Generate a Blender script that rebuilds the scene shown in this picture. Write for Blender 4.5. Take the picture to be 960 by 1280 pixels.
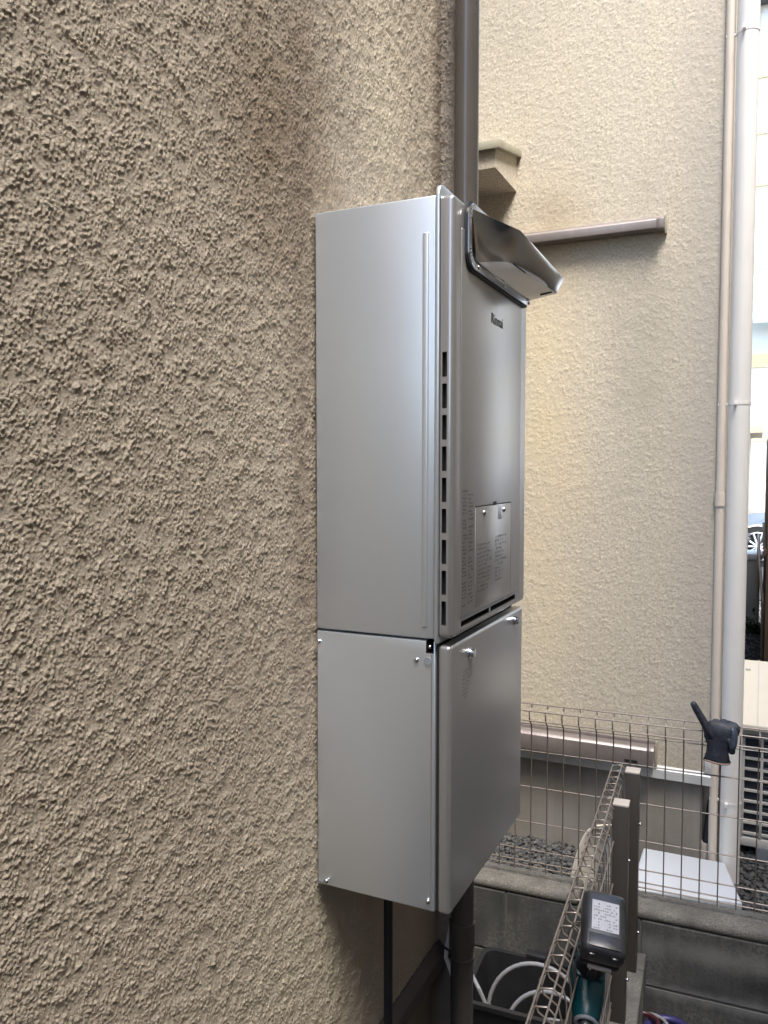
import bpy, bmesh, math, random
import numpy as np
from mathutils import Vector, Matrix, Euler
R = math.radians
random.seed(7)
rng = np.random.default_rng(11)
for o in list(bpy.data.objects):
    bpy.data.objects.remove(o, do_unlink=True)
scene = bpy.context.scene
C = scene.collection

# ------------------------------------------------------------------ camera
cam_d = bpy.data.cameras.new('camera')
cam = bpy.data.objects.new('camera', cam_d)
C.objects.link(cam)
cam.location = (0.5863, -1.00856, 0.23625)
cam.rotation_euler = (math.pi / 2 - 0.053706, 0, 0.438772)
cam_d.sensor_fit = 'HORIZONTAL'
cam_d.sensor_width = 36.0
cam_d.lens = 36.0 * 1000 / 960
cam_d.clip_start = 0.02
cam_d.clip_end = 800
scene.camera = cam
scene.render.resolution_x = 768
scene.render.resolution_y = 1024

# ------------------------------------------------------------------ light
SUN_EL, SUN_AZ = 62.0, 138.0      # azimuth measured clockwise from +Y (north)
world = bpy.data.worlds.new('World')
scene.world = world
world.use_nodes = True
wn = world.node_tree
bg = wn.nodes['Background']
sky = wn.nodes.new('ShaderNodeTexSky')
sky.sky_type = 'NISHITA'
sky.sun_disc = False
sky.sun_elevation = R(SUN_EL)
sky.sun_rotation = R(SUN_AZ)
sky.air_density = 1.0
sky.dust_density = 1.5
sky.ozone_density = 1.0
wn.links.new(sky.outputs[0], bg.inputs[0])
bg.inputs[1].default_value = 0.15
sun_d = bpy.data.lights.new('sun', 'SUN')
sun_d.energy = 1.5
sun_d.angle = R(24)
sun_d.color = (1.0, 0.95, 0.87)
sun = bpy.data.objects.new('sun', sun_d)
C.objects.link(sun)
sd = Vector((math.sin(R(SUN_AZ)) * math.cos(R(SUN_EL)), math.cos(R(SUN_AZ)) * math.cos(R(SUN_EL)), math.sin(R(SUN_EL))))
sun.rotation_euler = sd.to_track_quat('Z', 'Y').to_euler()
scene.view_settings.view_transform = 'Standard'
scene.view_settings.look = 'None'
scene.view_settings.gamma = 1
scene.view_settings.exposure = 2.45
scene.view_settings.use_curve_mapping = False

# ------------------------------------------------------------------ materials
def srgb(r, g, b):
    return tuple(((c / 255) / 12.92 if c / 255 <= 0.04045 else (((c / 255) + 0.055) / 1.055) ** 2.4) for c in (r, g, b))

def mat(name, col, rough=0.6, metal=0.0, var=0.0, vscale=8.0, col2=None, bump=0.0, bscale=200.0, bdist=0.001,
        spec=0.5, coat=0.0, rvar=0.0, emit=None, estr=0.0, streak=0.0, fine=0.0, fscale=400.0, stain_shade=()):
    m = bpy.data.materials.new(name)
    m.use_nodes = True
    nt = m.node_tree
    b = nt.nodes['Principled BSDF']
    b.inputs['Roughness'].default_value = rough
    b.inputs['Metallic'].default_value = metal
    b.inputs['Specular IOR Level'].default_value = spec
    b.inputs['Coat Weight'].default_value = coat
    b.inputs['Coat Roughness'].default_value = 0.15
    b.inputs['Base Color'].default_value = (*col, 1)
    tc = nt.nodes.new('ShaderNodeTexCoord')
    def noise(scale, detail=6, rough_=0.6, vec=None):
        n = nt.nodes.new('ShaderNodeTexNoise')
        n.inputs['Scale'].default_value = scale
        n.inputs['Detail'].default_value = detail
        n.inputs['Roughness'].default_value = rough_
        nt.links.new(vec or tc.outputs['Object'], n.inputs['Vector'])
        return n
    cur = None
    def mix(fac, a_sock, bcol, strength):
        mx = nt.nodes.new('ShaderNodeMix'); mx.data_type = 'RGBA'
        mp = nt.nodes.new('ShaderNodeMapRange')
        mp.inputs['From Min'].default_value = 0.35; mp.inputs['From Max'].default_value = 0.68
        mp.inputs['To Max'].default_value = strength
        nt.links.new(fac, mp.inputs['Value'])
        nt.links.new(mp.outputs[0], mx.inputs['Factor'])
        if a_sock is None: mx.inputs['A'].default_value = (*col, 1)
        else: nt.links.new(a_sock, mx.inputs['A'])
        mx.inputs['B'].default_value = (*bcol, 1)
        return mx.outputs['Result']
    dark = col2 or tuple(c * 0.55 for c in col)
    if var: cur = mix(noise(vscale).outputs['Fac'], cur, dark, var)
    if fine: cur = mix(noise(fscale, 3).outputs['Fac'], cur, tuple(c * 0.4 for c in col), fine)
    if streak:
        mpg = nt.nodes.new('ShaderNodeMapping'); mpg.inputs['Scale'].default_value = (30, 30, 1.6)
        nt.links.new(tc.outputs['Object'], mpg.inputs['Vector'])
        cur = mix(noise(1.0, 5, 0.6, mpg.outputs[0]).outputs['Fac'], cur, dark, streak)
    for (ctr, rad, scol, sst, nsc) in stain_shade:      # patches of grime, discolouring and painted shade with a shape of their own
        v1 = nt.nodes.new('ShaderNodeVectorMath'); v1.operation = 'SUBTRACT'; v1.inputs[1].default_value = ctr
        nt.links.new(tc.outputs['Object'], v1.inputs[0])
        v2 = nt.nodes.new('ShaderNodeVectorMath'); v2.operation = 'DIVIDE'; v2.inputs[1].default_value = rad
        nt.links.new(v1.outputs[0], v2.inputs[0])
        nz = noise(nsc, 5, 0.6)
        v3 = nt.nodes.new('ShaderNodeVectorMath'); v3.operation = 'LENGTH'
        nt.links.new(v2.outputs[0], v3.inputs[0])
        ad = nt.nodes.new('ShaderNodeMath'); ad.operation = 'MULTIPLY_ADD'; ad.inputs[1].default_value = 1.3
        nt.links.new(nz.outputs['Fac'], ad.inputs[0]); nt.links.new(v3.outputs['Value'], ad.inputs[2])
        mp = nt.nodes.new('ShaderNodeMapRange'); mp.interpolation_type = 'SMOOTHSTEP'
        mp.inputs['From Min'].default_value = 0.55; mp.inputs['From Max'].default_value = 1.7
        mp.inputs['To Min'].default_value = sst; mp.inputs['To Max'].default_value = 0.0
        nt.links.new(ad.outputs[0], mp.inputs['Value'])
        mx = nt.nodes.new('ShaderNodeMix'); mx.data_type = 'RGBA'
        nt.links.new(mp.outputs[0], mx.inputs['Factor'])
        if cur is None: mx.inputs['A'].default_value = (*col, 1)
        else: nt.links.new(cur, mx.inputs['A'])
        mx.inputs['B'].default_value = (*scol, 1)
        cur = mx.outputs['Result']
    if cur is not None: nt.links.new(cur, b.inputs['Base Color'])
    if rvar:
        mp = nt.nodes.new('ShaderNodeMapRange')
        mp.inputs['To Min'].default_value = max(0.02, rough - rvar); mp.inputs['To Max'].default_value = rough + rvar
        nt.links.new(noise(vscale * 2 + 3).outputs['Fac'], mp.inputs['Value'])
        nt.links.new(mp.outputs[0], b.inputs['Roughness'])
    if bump:
        bp = nt.nodes.new('ShaderNodeBump')
        bp.inputs['Strength'].default_value = bump
        bp.inputs['Distance'].default_value = bdist
        nt.links.new(noise(bscale, 4, 0.65).outputs['Fac'], bp.inputs['Height'])
        nt.links.new(bp.outputs[0], b.inputs['Normal'])
    if emit:
        b.inputs['Emission Color'].default_value = (*emit, 1)
        b.inputs['Emission Strength'].default_value = estr
    return m

M = {}
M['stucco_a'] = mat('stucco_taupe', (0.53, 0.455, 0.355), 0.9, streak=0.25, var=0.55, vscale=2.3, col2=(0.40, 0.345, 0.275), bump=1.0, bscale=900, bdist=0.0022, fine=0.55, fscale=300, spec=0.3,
    stain_shade=[((0, -0.08, 0.68), (1, 0.24, 0.34), (0.21, 0.155, 0.10), 0.85, 8), ((0, -0.03, 0.35), (1, 0.06, 0.8), (0.22, 0.17, 0.13), 0.7, 14), ((0, 0.490, 0.9), (1, 0.05, 1.4), (0.20, 0.155, 0.12), 0.75, 18), ((0, 0.25, 0.9), (1, 0.2, 0.3), (0.62, 0.55, 0.42), 0.7, 5), ((0, 0.0, -0.5), (1, 0.5, 0.35), (0.50, 0.45, 0.34), 0.6, 4)])  # dark band along the inside corner paints its shade into the colour
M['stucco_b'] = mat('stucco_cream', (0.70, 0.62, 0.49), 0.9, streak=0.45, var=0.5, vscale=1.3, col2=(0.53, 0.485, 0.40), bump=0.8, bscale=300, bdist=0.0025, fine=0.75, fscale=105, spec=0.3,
    stain_shade=[((0.15, 2.3, 0.72), (0.19, 1, 0.85), (0.42, 0.38, 0.31), 0.85, 6), ((0.41, 2.3, 0.6), (0.19, 1, 3.4), (0.46, 0.42, 0.36), 0.9, 5), ((-0.22, 2.3, 0.5), (0.25, 1, 1.6), (0.67, 0.555, 0.37), 0.6, 3), ((-0.2, 2.3, 1.25), (0.22, 1, 0.16), (0.40, 0.33, 0.24), 0.7, 8), ((0.1, 2.3, -0.95), (0.9, 1, 0.2), (0.42, 0.37, 0.29), 0.7, 9)])  # grey patch below the duct: painted shade along with dirt
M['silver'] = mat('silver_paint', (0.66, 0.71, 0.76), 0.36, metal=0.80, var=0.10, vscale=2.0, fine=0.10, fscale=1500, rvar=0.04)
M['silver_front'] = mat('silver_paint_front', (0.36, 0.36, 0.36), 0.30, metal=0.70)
M['steel'] = mat('brushed_steel', (0.40, 0.40, 0.41), 0.2, metal=1.0, var=0.2, vscale=25, bump=0.06, bscale=40, bdist=0.003, rvar=0.06)
M['screw'] = mat('screw_steel', (0.6, 0.6, 0.6), 0.22, metal=1.0)
M['plug'] = mat('grey_plug', (0.2, 0.22, 0.24), 0.5)
M['dark'] = mat('dark_gap', (0.008, 0.008, 0.009), 0.7)
M['print'] = mat('label_print', (0.035, 0.035, 0.035), 0.6)
M['print_grey'] = mat('label_print_grey', (0.13, 0.13, 0.13), 0.6)
M['brown_pipe'] = mat('brown_pvc', (0.07, 0.062, 0.055), 0.25, var=0.3, vscale=6, bump=0.05, bscale=50)
M['black_pipe'] = mat('black_conduit', (0.01, 0.011, 0.014), 0.5)
M['white_pvc'] = mat('white_pvc', (0.82, 0.79, 0.745), 0.35, var=0.15, vscale=5, streak=0.12, col2=(0.55, 0.54, 0.52))
M['cream_pvc'] = mat('cream_pvc', (0.68, 0.60, 0.51), 0.45, var=0.2, vscale=6)
M['duct'] = mat('duct_bronze', (0.27, 0.235, 0.22), 0.38, metal=0.3, var=0.4, vscale=10, streak=0.3, bump=0.05)
M['flash_a'] = mat('flashing_brown', (0.07, 0.06, 0.052), 0.5, var=0.4, vscale=15)
M['flash_b'] = mat('flashing_grey', (0.62, 0.63, 0.62), 0.4, metal=0.2, var=0.25, vscale=12)
M['coping'] = mat('coping_metal', (0.34, 0.32, 0.24), 0.55, var=0.4, vscale=14)
M['found'] = mat('foundation_render', (0.29, 0.275, 0.25), 0.85, var=0.8, vscale=3.0, col2=(0.17, 0.145, 0.11), bump=0.25, bscale=70, bdist=0.002, streak=0.3)
M['found_a'] = mat('foundation_dark_render', (0.2, 0.175, 0.145), 0.85, var=0.5, vscale=5, bump=0.25, bscale=70, bdist=0.002)
M['block'] = mat('block_concrete', (0.17, 0.168, 0.155), 0.92, var=1.0, vscale=5, col2=(0.03, 0.031, 0.031), bump=0.6, bscale=330, bdist=0.003, streak=0.5, fine=1.0, fscale=120, stain_shade=[((0.55, 1.35, -1.14), (0.5, 1, 0.05), (0.24, 0.235, 0.21), 0.6, 9), ((0.6, 1.35, -1.27), (0.6, 1, 0.03), (0.26, 0.26, 0.25), 0.6, 12), ((0.62, 1.35, -1.2), (0.12, 1, 0.05), (0.025, 0.026, 0.026), 0.8, 10)])
M['block2'] = mat('block_concrete_pale', (0.13, 0.125, 0.112), 0.92, var=0.9, vscale=9, col2=(0.05, 0.048, 0.044), bump=0.9, bscale=170, bdist=0.003, streak=0.25, fine=0.4, fscale=240)
M['cope'] = mat('cope_concrete', (0.25, 0.235, 0.205), 0.9, var=0.9, vscale=11, col2=(0.10, 0.095, 0.085), bump=1.0, bscale=260, bdist=0.004, fine=1.0, fscale=210)
M['mortar'] = mat('mortar', (0.11, 0.105, 0.095), 0.95, bump=0.5, bscale=200, bdist=0.002)
M['wire'] = mat('fence_wire_bronze', (0.20, 0.172, 0.148), 0.36, metal=0.35, var=0.2, vscale=30)
M['post'] = mat('post_bronze', (0.075, 0.066, 0.058), 0.42, metal=0.3, var=0.15, vscale=20)
M['post_cap'] = mat('post_cap_grey', (0.42, 0.38, 0.34), 0.5)
M['stone_l'] = mat('gravel_light', (0.11, 0.108, 0.102), 0.85, var=0.6, vscale=30, bump=0.3)
M['stone_d'] = mat('gravel_dark', (0.055, 0.055, 0.057), 0.85, var=0.6, vscale=30, bump=0.3)
M['stone_p'] = mat('gravel_path', (0.26, 0.25, 0.235), 0.85, var=0.7, vscale=20)
M['earth'] = mat('gravel_soil', (0.05, 0.048, 0.044), 0.95, var=0.8, vscale=18, col2=(0.085, 0.08, 0.075), bump=1.0, bscale=120, bdist=0.006)
M['white_board'] = mat('white_board', (0.56, 0.585, 0.62), 0.5, var=0.15, vscale=5, bump=0.15, bscale=9, bdist=0.004)
M['cream_plastic'] = mat('cream_plastic', (0.78, 0.73, 0.62), 0.45, var=0.2, vscale=9)
M['glove'] = mat('glove_navy_black', (0.012, 0.014, 0.022), 0.55, var=0.5, vscale=60, col2=(0.05, 0.06, 0.08), bump=0.5, bscale=150, bdist=0.002)
M['glove_grey'] = mat('glove_blue_grey', (0.05, 0.065, 0.095), 0.4, var=0.5, vscale=60, bump=0.5, bscale=150, bdist=0.002)
M['trim'] = mat('glove_trim', (0.26, 0.18, 0.155), 0.8)
M['tub'] = mat('black_tub', (0.012, 0.012, 0.014), 0.45, bump=0.1, bscale=60, var=0.5, vscale=12, col2=(0.03, 0.03, 0.03))
M['hose'] = mat('grey_hose', (0.26, 0.26, 0.27), 0.4, var=0.3, vscale=20)
M['battery'] = mat('battery_black', (0.014, 0.015, 0.018), 0.33, bump=0.25, bscale=120, var=0.5, vscale=40, col2=(0.04, 0.04, 0.045))
M['rubber'] = mat('tool_rubber', (0.010, 0.011, 0.013), 0.6, bump=0.3, bscale=180)
M['teal'] = mat('tool_teal', (0.0, 0.055, 0.068), 0.35, var=0.4, vscale=40)
M['sticker'] = mat('sticker_silver', (0.30, 0.30, 0.31), 0.3, metal=0.2, var=0.3, vscale=60, bump=0.2, bscale=200)
M['violet'] = mat('violet_hose', (0.035, 0.03, 0.12), 0.4)
M['red'] = mat('dark_red_hose', (0.06, 0.015, 0.02), 0.4)
M['ac'] = mat('ac_ivory', (0.62, 0.60, 0.55), 0.45, var=0.2, vscale=10)
M['ac_cover'] = mat('ac_cover_cream', (0.78, 0.72, 0.60), 0.45, var=0.15, vscale=5)
M['fin'] = mat('coil_fins', (0.018, 0.023, 0.032), 0.5)
M['asphalt'] = mat('asphalt', (0.05, 0.05, 0.05), 0.9, var=0.5, vscale=4, bump=0.4, bscale=80)
M['white_wall'] = mat('white_siding', (0.82, 0.82, 0.80), 0.6, var=0.1, vscale=1)
M['yellow_wall'] = mat('pale_yellow_siding', (0.76, 0.64, 0.36), 0.6, var=0.15, vscale=1)
M['tan_wall'] = mat('tan_siding', (0.45, 0.38, 0.28), 0.7, var=0.3, vscale=2)
M['blue_sheet'] = mat('pale_blue_awning', (0.42, 0.60, 0.68), 0.5)
M['glass'] = mat('window_glass', (0.03, 0.04, 0.045), 0.05, spec=0.8)
M['car'] = mat('car_paint_grey_blue', (0.32, 0.35, 0.40), 0.2, metal=0.5, coat=1.0)
M['tyre'] = mat('tyre', (0.02, 0.02, 0.02), 0.8)
M['alloy'] = mat('alloy_rim', (0.7, 0.7, 0.7), 0.3, metal=0.7)
M['brown_wood'] = mat('brown_fence', (0.10, 0.065, 0.045), 0.6, var=0.4, vscale=12)
M['concrete'] = mat('pale_concrete', (0.5, 0.47, 0.42), 0.85, var=0.5, vscale=6, bump=0.3, bscale=60)
M['leaf'] = mat('weed_leaf', (0.05, 0.08, 0.03), 0.6, var=0.5, vscale=50)
M['roof'] = mat('roof_dark', (0.08, 0.08, 0.085), 0.6)

# ------------------------------------------------------------------ helpers
def tag(o, label=None, cat=None, group=None, kind=None):
    if label: o['label'] = label
    if cat: o['category'] = cat
    if group: o['group'] = group
    if kind: o['kind'] = kind
    return o

def thing(name, label, cat, loc=(0, 0, 0), rotz=0, group=None):
    o = bpy.data.objects.new(name, None)
    o.empty_display_size = 0.05
    C.objects.link(o)
    o.location = loc
    o.rotation_euler = (0, 0, rotz)
    return tag(o, label, cat, group)

def link(name, me, mats, parent=None, smooth=None):
    if not isinstance(mats, (list, tuple)): mats = [mats]
    if not me.materials:
        for m in mats: me.materials.append(m)
    o = bpy.data.objects.new(name, me)
    C.objects.link(o)
    if parent: o.parent = parent
    return o

def finish(bm, name, smooth=False, ang=35):
    bmesh.ops.recalc_face_normals(bm, faces=bm.faces)
    me = bpy.data.meshes.new(name)
    if smooth:
        for f in bm.faces: f.smooth = True
        for e in bm.edges:
            e.smooth = not (len(e.link_faces) == 2 and e.calc_face_angle(0) > R(ang))
    bm.to_mesh(me)
    bm.free()
    return me

def add_box(bm, lo, hi, bev=0.0, seg=2, mi=0, mtx=None):
    lo = Vector(lo); hi = Vector(hi)
    r = bmesh.ops.create_cube(bm, size=1)
    vs = r['verts']
    for v in vs:
        v.co = Vector((lo[i] + (hi[i] - lo[i]) * (v.co[i] + 0.5) for i in range(3)))
    faces = list({f for v in vs for f in v.link_faces})
    for f in faces: f.material_index = mi
    if bev > 0:
        es = list({e for v in vs for e in v.link_edges})
        r2 = bmesh.ops.bevel(bm, geom=es, offset=bev, segments=seg, profile=0.5, affect='EDGES')
        faces = [f for f in bm.faces if f in set(r2['faces']) or f in faces]
        vs = list({v for f in r2['faces'] for v in f.verts} | {v for v in vs if v.is_valid})
    if mtx is not None:
        bmesh.ops.transform(bm, matrix=mtx, verts=[v for v in vs if v.is_valid])
    return vs

def box(name, lo, hi, m, parent=None, bev=0.0, seg=2):
    bm = bmesh.new()
    add_box(bm, lo, hi, bev, seg)
    return link(name, finish(bm, name, bev > 0), m, parent)

def add_tube(bm, pts, r, n=8, caps=True, mi=0, radii=None):
    pts = [Vector(p) for p in pts]
    rings = []
    up = None
    for i, p in enumerate(pts):
        if i == 0: t = pts[1] - pts[0]
        elif i == len(pts) - 1: t = pts[-1] - pts[-2]
        else: t = (pts[i + 1] - p).normalized() + (p - pts[i - 1]).normalized()
        t.normalize()
        if up is None:
            up = Vector((0, 0, 1)) if abs(t.z) < 0.9 else Vector((1, 0, 0))
        a = t.cross(up).normalized()
        b = a.cross(t).normalized()
        up = b
        rr = radii[i] if radii else r
        rings.append([bm.verts.new(p + (a * math.cos(2 * math.pi * k / n) + b * math.sin(2 * math.pi * k / n)) * rr) for k in range(n)])
    for i in range(len(rings) - 1):
        for k in range(n):
            f = bm.faces.new((rings[i][k], rings[i][(k + 1) % n], rings[i + 1][(k + 1) % n], rings[i + 1][k]))
            f.material_index = mi; f.smooth = True
    if caps:
        for rg in (rings[0], rings[-1]):
            f = bm.faces.new(rg); f.material_index = mi
    return [v for rg in rings for v in rg]

def tube(name, pts, r, m, parent=None, n=10, radii=None):
    bm = bmesh.new()
    add_tube(bm, pts, r, n, radii=radii)
    return link(name, finish(bm, name, True, 50), m, parent)

def prism(name, poly, axis, a, b, m, parent=None, bev=0.0):
    """poly: list of 2D points in the two other axes, extruded along axis from a to b"""
    bm = bmesh.new()
    def mk(p, t):
        c = [0, 0, 0]
        oth = [i for i in range(3) if i != axis]
        c[axis] = t; c[oth[0]] = p[0]; c[oth[1]] = p[1]
        return bm.verts.new(c)
    A = [mk(p, a) for p in poly]; B = [mk(p, b) for p in poly]
    n = len(poly)
    bm.faces.new(A); bm.faces.new(B)
    for i in range(n): bm.faces.new((A[i], A[(i + 1) % n], B[(i + 1) % n], B[i]))
    if bev:
        bmesh.ops.recalc_face_normals(bm, faces=bm.faces)
        bmesh.ops.bevel(bm, geom=list(bm.edges), offset=bev, segments=2, profile=0.5, affect='EDGES')
    return link(name, finish(bm, name, bev > 0), m, parent)

def np_mesh(name, verts, faces, m, parent=None, smooth=True):
    me = bpy.data.meshes.new(name)
    nv, nf = len(verts), len(faces)
    k = faces.shape[1]
    me.vertices.add(nv)
    me.vertices.foreach_set('co', verts.astype(np.float32).ravel())
    me.loops.add(nf * k)
    me.loops.foreach_set('vertex_index', faces.astype(np.int32).ravel())
    me.polygons.add(nf)
    me.polygons.foreach_set('loop_start', np.arange(0, nf * k, k, dtype=np.int32))
    me.polygons.foreach_set('loop_total', np.full(nf, k, dtype=np.int32))
    me.polygons.foreach_set('use_smooth', np.full(nf, smooth))
    me.update(calc_edges=True)
    return link(name, me, m, parent)

def grid_faces(nu, nv):
    i = np.arange(nu - 1)[:, None] * nv + np.arange(nv - 1)[None, :]
    i = i.ravel()
    return np.stack([i, i + nv, i + nv + 1, i + 1], 1)

def carve(o, cutters):
    """cut real holes; cutters: list of (lo, hi, bevel)"""
    bm = bmesh.new()
    for lo, hi, bv in cutters: add_box(bm, lo, hi, bv, 2, mi=1)
    for f in bm.faces: f.material_index = 1
    me = finish(bm, 'cut')
    for m in o.data.materials: me.materials.append(m)
    c = bpy.data.objects.new('cut', me); C.objects.link(c)
    md = o.modifiers.new('b', 'BOOLEAN'); md.operation = 'DIFFERENCE'; md.object = c; md.solver = 'EXACT'
    par = o.parent; o.parent = None
    dg = bpy.context.evaluated_depsgraph_get(); dg.update()
    new = bpy.data.meshes.new_from_object(o.evaluated_get(dg))
    bm = bmesh.new(); bm.from_mesh(new)
    for e in bm.edges: e.smooth = not (len(e.link_faces) == 2 and e.calc_face_angle(0) > R(25))
    bm.to_mesh(new); bm.free()
    o.modifiers.clear(); o.data = new; o.parent = par
    bpy.data.objects.remove(c, do_unlink=True)

def bandnoise(shape, step, lam, width=0.5, seed=0):
    """band-limited noise, wavelength lam (m) on a grid with given step (m), unit std"""
    r = np.random.default_rng(seed)
    f = np.fft.rfft2(r.standard_normal(shape))
    fy = np.fft.fftfreq(shape[0], step)[:, None]; fx = np.fft.rfftfreq(shape[1], step)[None, :]
    k = np.sqrt(fx * fx + fy * fy) + 1e-9
    f *= np.exp(-(np.log(k * lam) ** 2) / (2 * width ** 2)) / np.sqrt(k)
    h = np.fft.irfft2(f, shape)
    return (h / h.std()).astype(np.float32)

def stucco_field(shape, step, seed, grains, base, clump):
    """sprayed aggregate: crumbs of several sizes thrown at random onto a softly uneven coat.
    grains: (radius m, mean spacing m, height); base: wavelength m; clump: wavelength m"""
    r = np.random.default_rng(seed)
    fy = np.fft.fftfreq(shape[0], step)[:, None]; fx = np.fft.rfftfreq(shape[1], step)[None, :]
    k2 = fx * fx + fy * fy
    L = bandnoise(shape, step, clump, 0.5, seed + 3)
    dens = np.clip(1 + 0.45 * L, 0.25, 2.2)
    h = np.zeros(shape, np.float32)
    for (rad, gap, amp) in grains:
        p = (step / gap) ** 2 * dens
        imp = (r.random(shape) < p) * r.gamma(2.0, 0.5, shape)
        f = np.fft.rfft2(imp) * np.exp(-2 * (math.pi ** 2) * (rad * 0.5) ** 2 * k2)
        g = np.fft.irfft2(f, shape) * (2 * math.pi * (rad * 0.5) ** 2 / step ** 2)
        g *= 1 + 0.25 * bandnoise(shape, step, rad * 1.6, 0.4, seed + 9)
        h += (g * amp).astype(np.float32)
    h = h / (1 + 0.28 * np.abs(h))
    return (h + 0.10 * bandnoise(shape, step, base, 0.5, seed + 1) + 0.10 * L).astype(np.float32)

def sample(h, step, u, v):
    """bilinear, u rows (m) v cols (m)"""
    a = np.clip(u / step, 0, h.shape[0] - 1.001); b = np.clip(v / step, 0, h.shape[1] - 1.001)
    i = a.astype(int); j = b.astype(int); fa = a - i; fb = b - j
    return h[i, j] * (1 - fa) * (1 - fb) + h[i + 1, j] * fa * (1 - fb) + h[i, j + 1] * (1 - fa) * fb + h[i + 1, j + 1] * fa * fb

ROT = -R(-2.9)
TH = R(2.9)
XP = Vector((math.cos(TH), math.sin(TH), 0)); YP = Vector((-math.sin(TH), math.cos(TH), 0))
def F(x, y, z=0):           # boundary frame, turned 2.9 degrees from the houses
    v = XP * x + YP * y
    return Vector((v.x, v.y, z))

# ------------------------------------------------------------------ ground
def sheet(name, x0, x1, y0, y1, z, m):
    bm = bmesh.new()
    bm.faces.new([bm.verts.new(p) for p in ((x0, y0, z), (x1, y0, z), (x1, y1, z), (x0, y1, z))])
    o = link(name, finish(bm, name), m)
    return tag(o, kind='structure')
sheet('ground', -300, 300, -300, 300, -1.452, M['earth'])
yard = box('yard', (-6, 1.52, -1.6), (6, 9.6, -1.360), M['earth']); tag(yard, kind='structure')
road = box('road', (-60, 9.6, -1.6), (60, 20, -1.336), M['asphalt']); tag(road, kind='structure')
pave = box('pavement', (-60, 20.0, -1.6), (60, 60, -1.24), M['concrete']); tag(pave, kind='structure')

# gravel: many small stones, real geometry, joined
def gravel(name, n, x0, x1, y0, y1, z, smin, smax, seed, m, label, kind='stuff'):
    r = np.random.default_rng(seed)
    base = bmesh.new(); bmesh.ops.create_icosphere(base, subdivisions=1, radius=1)
    V = np.array([v.co[:] for v in base.verts]); Fc = np.array([[v.index for v in f.verts] for f in base.faces]); base.free()
    pos = np.stack([r.uniform(x0, x1, n), r.uniform(y0, y1, n), np.full(n, z)], 1)
    pos[:, 2] += r.uniform(-0.004, 0.008, n)
    s = r.uniform(smin, smax, (n, 1, 1)) * r.uniform(0.6, 1.25, (n, 1, 3))
    a = r.uniform(0, 6.28, n); ca, sa = np.cos(a), np.sin(a)
    P = V[None] * s * (1 + r.normal(0, 0.14, (n, len(V), 1)))
    X = P[..., 0] * ca[:, None] - P[..., 1] * sa[:, None]; Y = P[..., 0] * sa[:, None] + P[..., 1] * ca[:, None]
    P = np.stack([X, Y, P[..., 2] * 0.75], -1) + pos[:, None]
    FF = (Fc[None] + (np.arange(n) * len(V))[:, None, None]).reshape(-1, 3)
    o = np_mesh(name, P.reshape(-1, 3), FF, m, smooth=False)
    return tag(o, label, 'gravel', kind=kind)
gravel('gravel', 9000, -0.7, 1.3, 1.53, 3.2, -1.355, 0.006, 0.014, 1, M['stone_l'], 'light grey crushed stone lying along the neighbour house')
gravel('gravel', 9000, -0.7, 1.3, 1.53, 3.2, -1.355, 0.006, 0.014, 2, M['stone_d'], 'dark grey crushed stone mixed into the yard beside the block wall')
gravel('gravel', 2500, 0.2, 1.3, 3.2, 9.5, -1.355, 0.010, 0.02, 3, M['stone_p'], 'grey gravel path running beyond the outdoor unit')

# ------------------------------------------------------------------ house A (wall carrying the heater)
YC = 0.507      # inside corner
house = thing('stucco_house', 'taupe rough-stucco house wall at the left carrying the silver water heater', 'house')
st = 0.0009
Hf = stucco_field((2350, 1320), st, 5, ((0.0011, 0.0023, 0.65), (0.0016, 0.0043, 1.0), (0.0028, 0.018, 1.2)), 0.003, 0.04)
def wall_a():
    # grid spacing grows with distance from the camera
    ys = [-0.58]
    while ys[-1] < YC:
        d = math.hypot(ys[-1] + 1.0, 0.586)
        ys.append(ys[-1] + 0.00108 * d / 0.9)
    ys[-1] = YC
    ys = np.array(ys)
    k = np.linspace(0, 1, 960)[None, :]
    u = ((ys + 0.53) / 1.04)[:, None]
    zlo = np.maximum(-0.34 - 0.66 * u, -0.76); zhi = np.minimum(0.69 + 0.55 * u, 1.25)
    Vv = zlo + (zhi - zlo) * k
    U = np.repeat(ys[:, None], 960, 1)
    h = sample(Hf, st, Vv + 0.78, U + 0.60)
    X = (h - 0.7) * 0.0014
    V = np.stack([X, U, Vv], -1).reshape(-1, 3)
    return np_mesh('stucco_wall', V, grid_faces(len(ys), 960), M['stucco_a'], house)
wall_a()
box('wall', (-0.15, -7.0, -0.76), (-0.003, YC + 0.05, 5.6), M['stucco_a'], house)
def wall_return():
    xs = np.linspace(-0.004, 0.05, 44); zs = np.linspace(-0.76, 1.24, 1100)
    U, Vv = np.meshgrid(xs, zs, indexing='ij')
    h = sample(Hf, st, Vv + 0.76, U + 0.4)
    V = np.stack([U, YC - h * 0.003, Vv], -1).reshape(-1, 3)
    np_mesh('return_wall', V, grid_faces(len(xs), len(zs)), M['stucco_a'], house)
    box('return_wall', (-0.006, YC, -0.76), (0.05, YC + 0.05, 5.6), M['stucco_a'], house)
wall_return()
box('foundation', (-0.15, -7.0, -1.5), (-0.014, YC + 0.03, -0.762), M['found_a'], house)
box('foundation', (-0.014, YC - 0.001, -1.5), (0.04, YC + 0.045, -0.762), M['found_a'], house)
prism('flashing', [(-0.01, -0.742), (0.004, -0.742), (0.020, -0.757), (0.020, -0.786), (0.017, -0.786), (0.014, -0.762), (-0.01, -0.764)], 1, -7.0, YC - 0.004, M['flash_a'], house)
box('wall', (-5.0, -7.0, -1.5), (-0.152, YC + 0.05, 5.6), M['stucco_a'], house)
box('roof', (-5.4, -7.4, 5.6), (0.25, YC + 0.35, 5.75), M['roof'], house)

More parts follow.
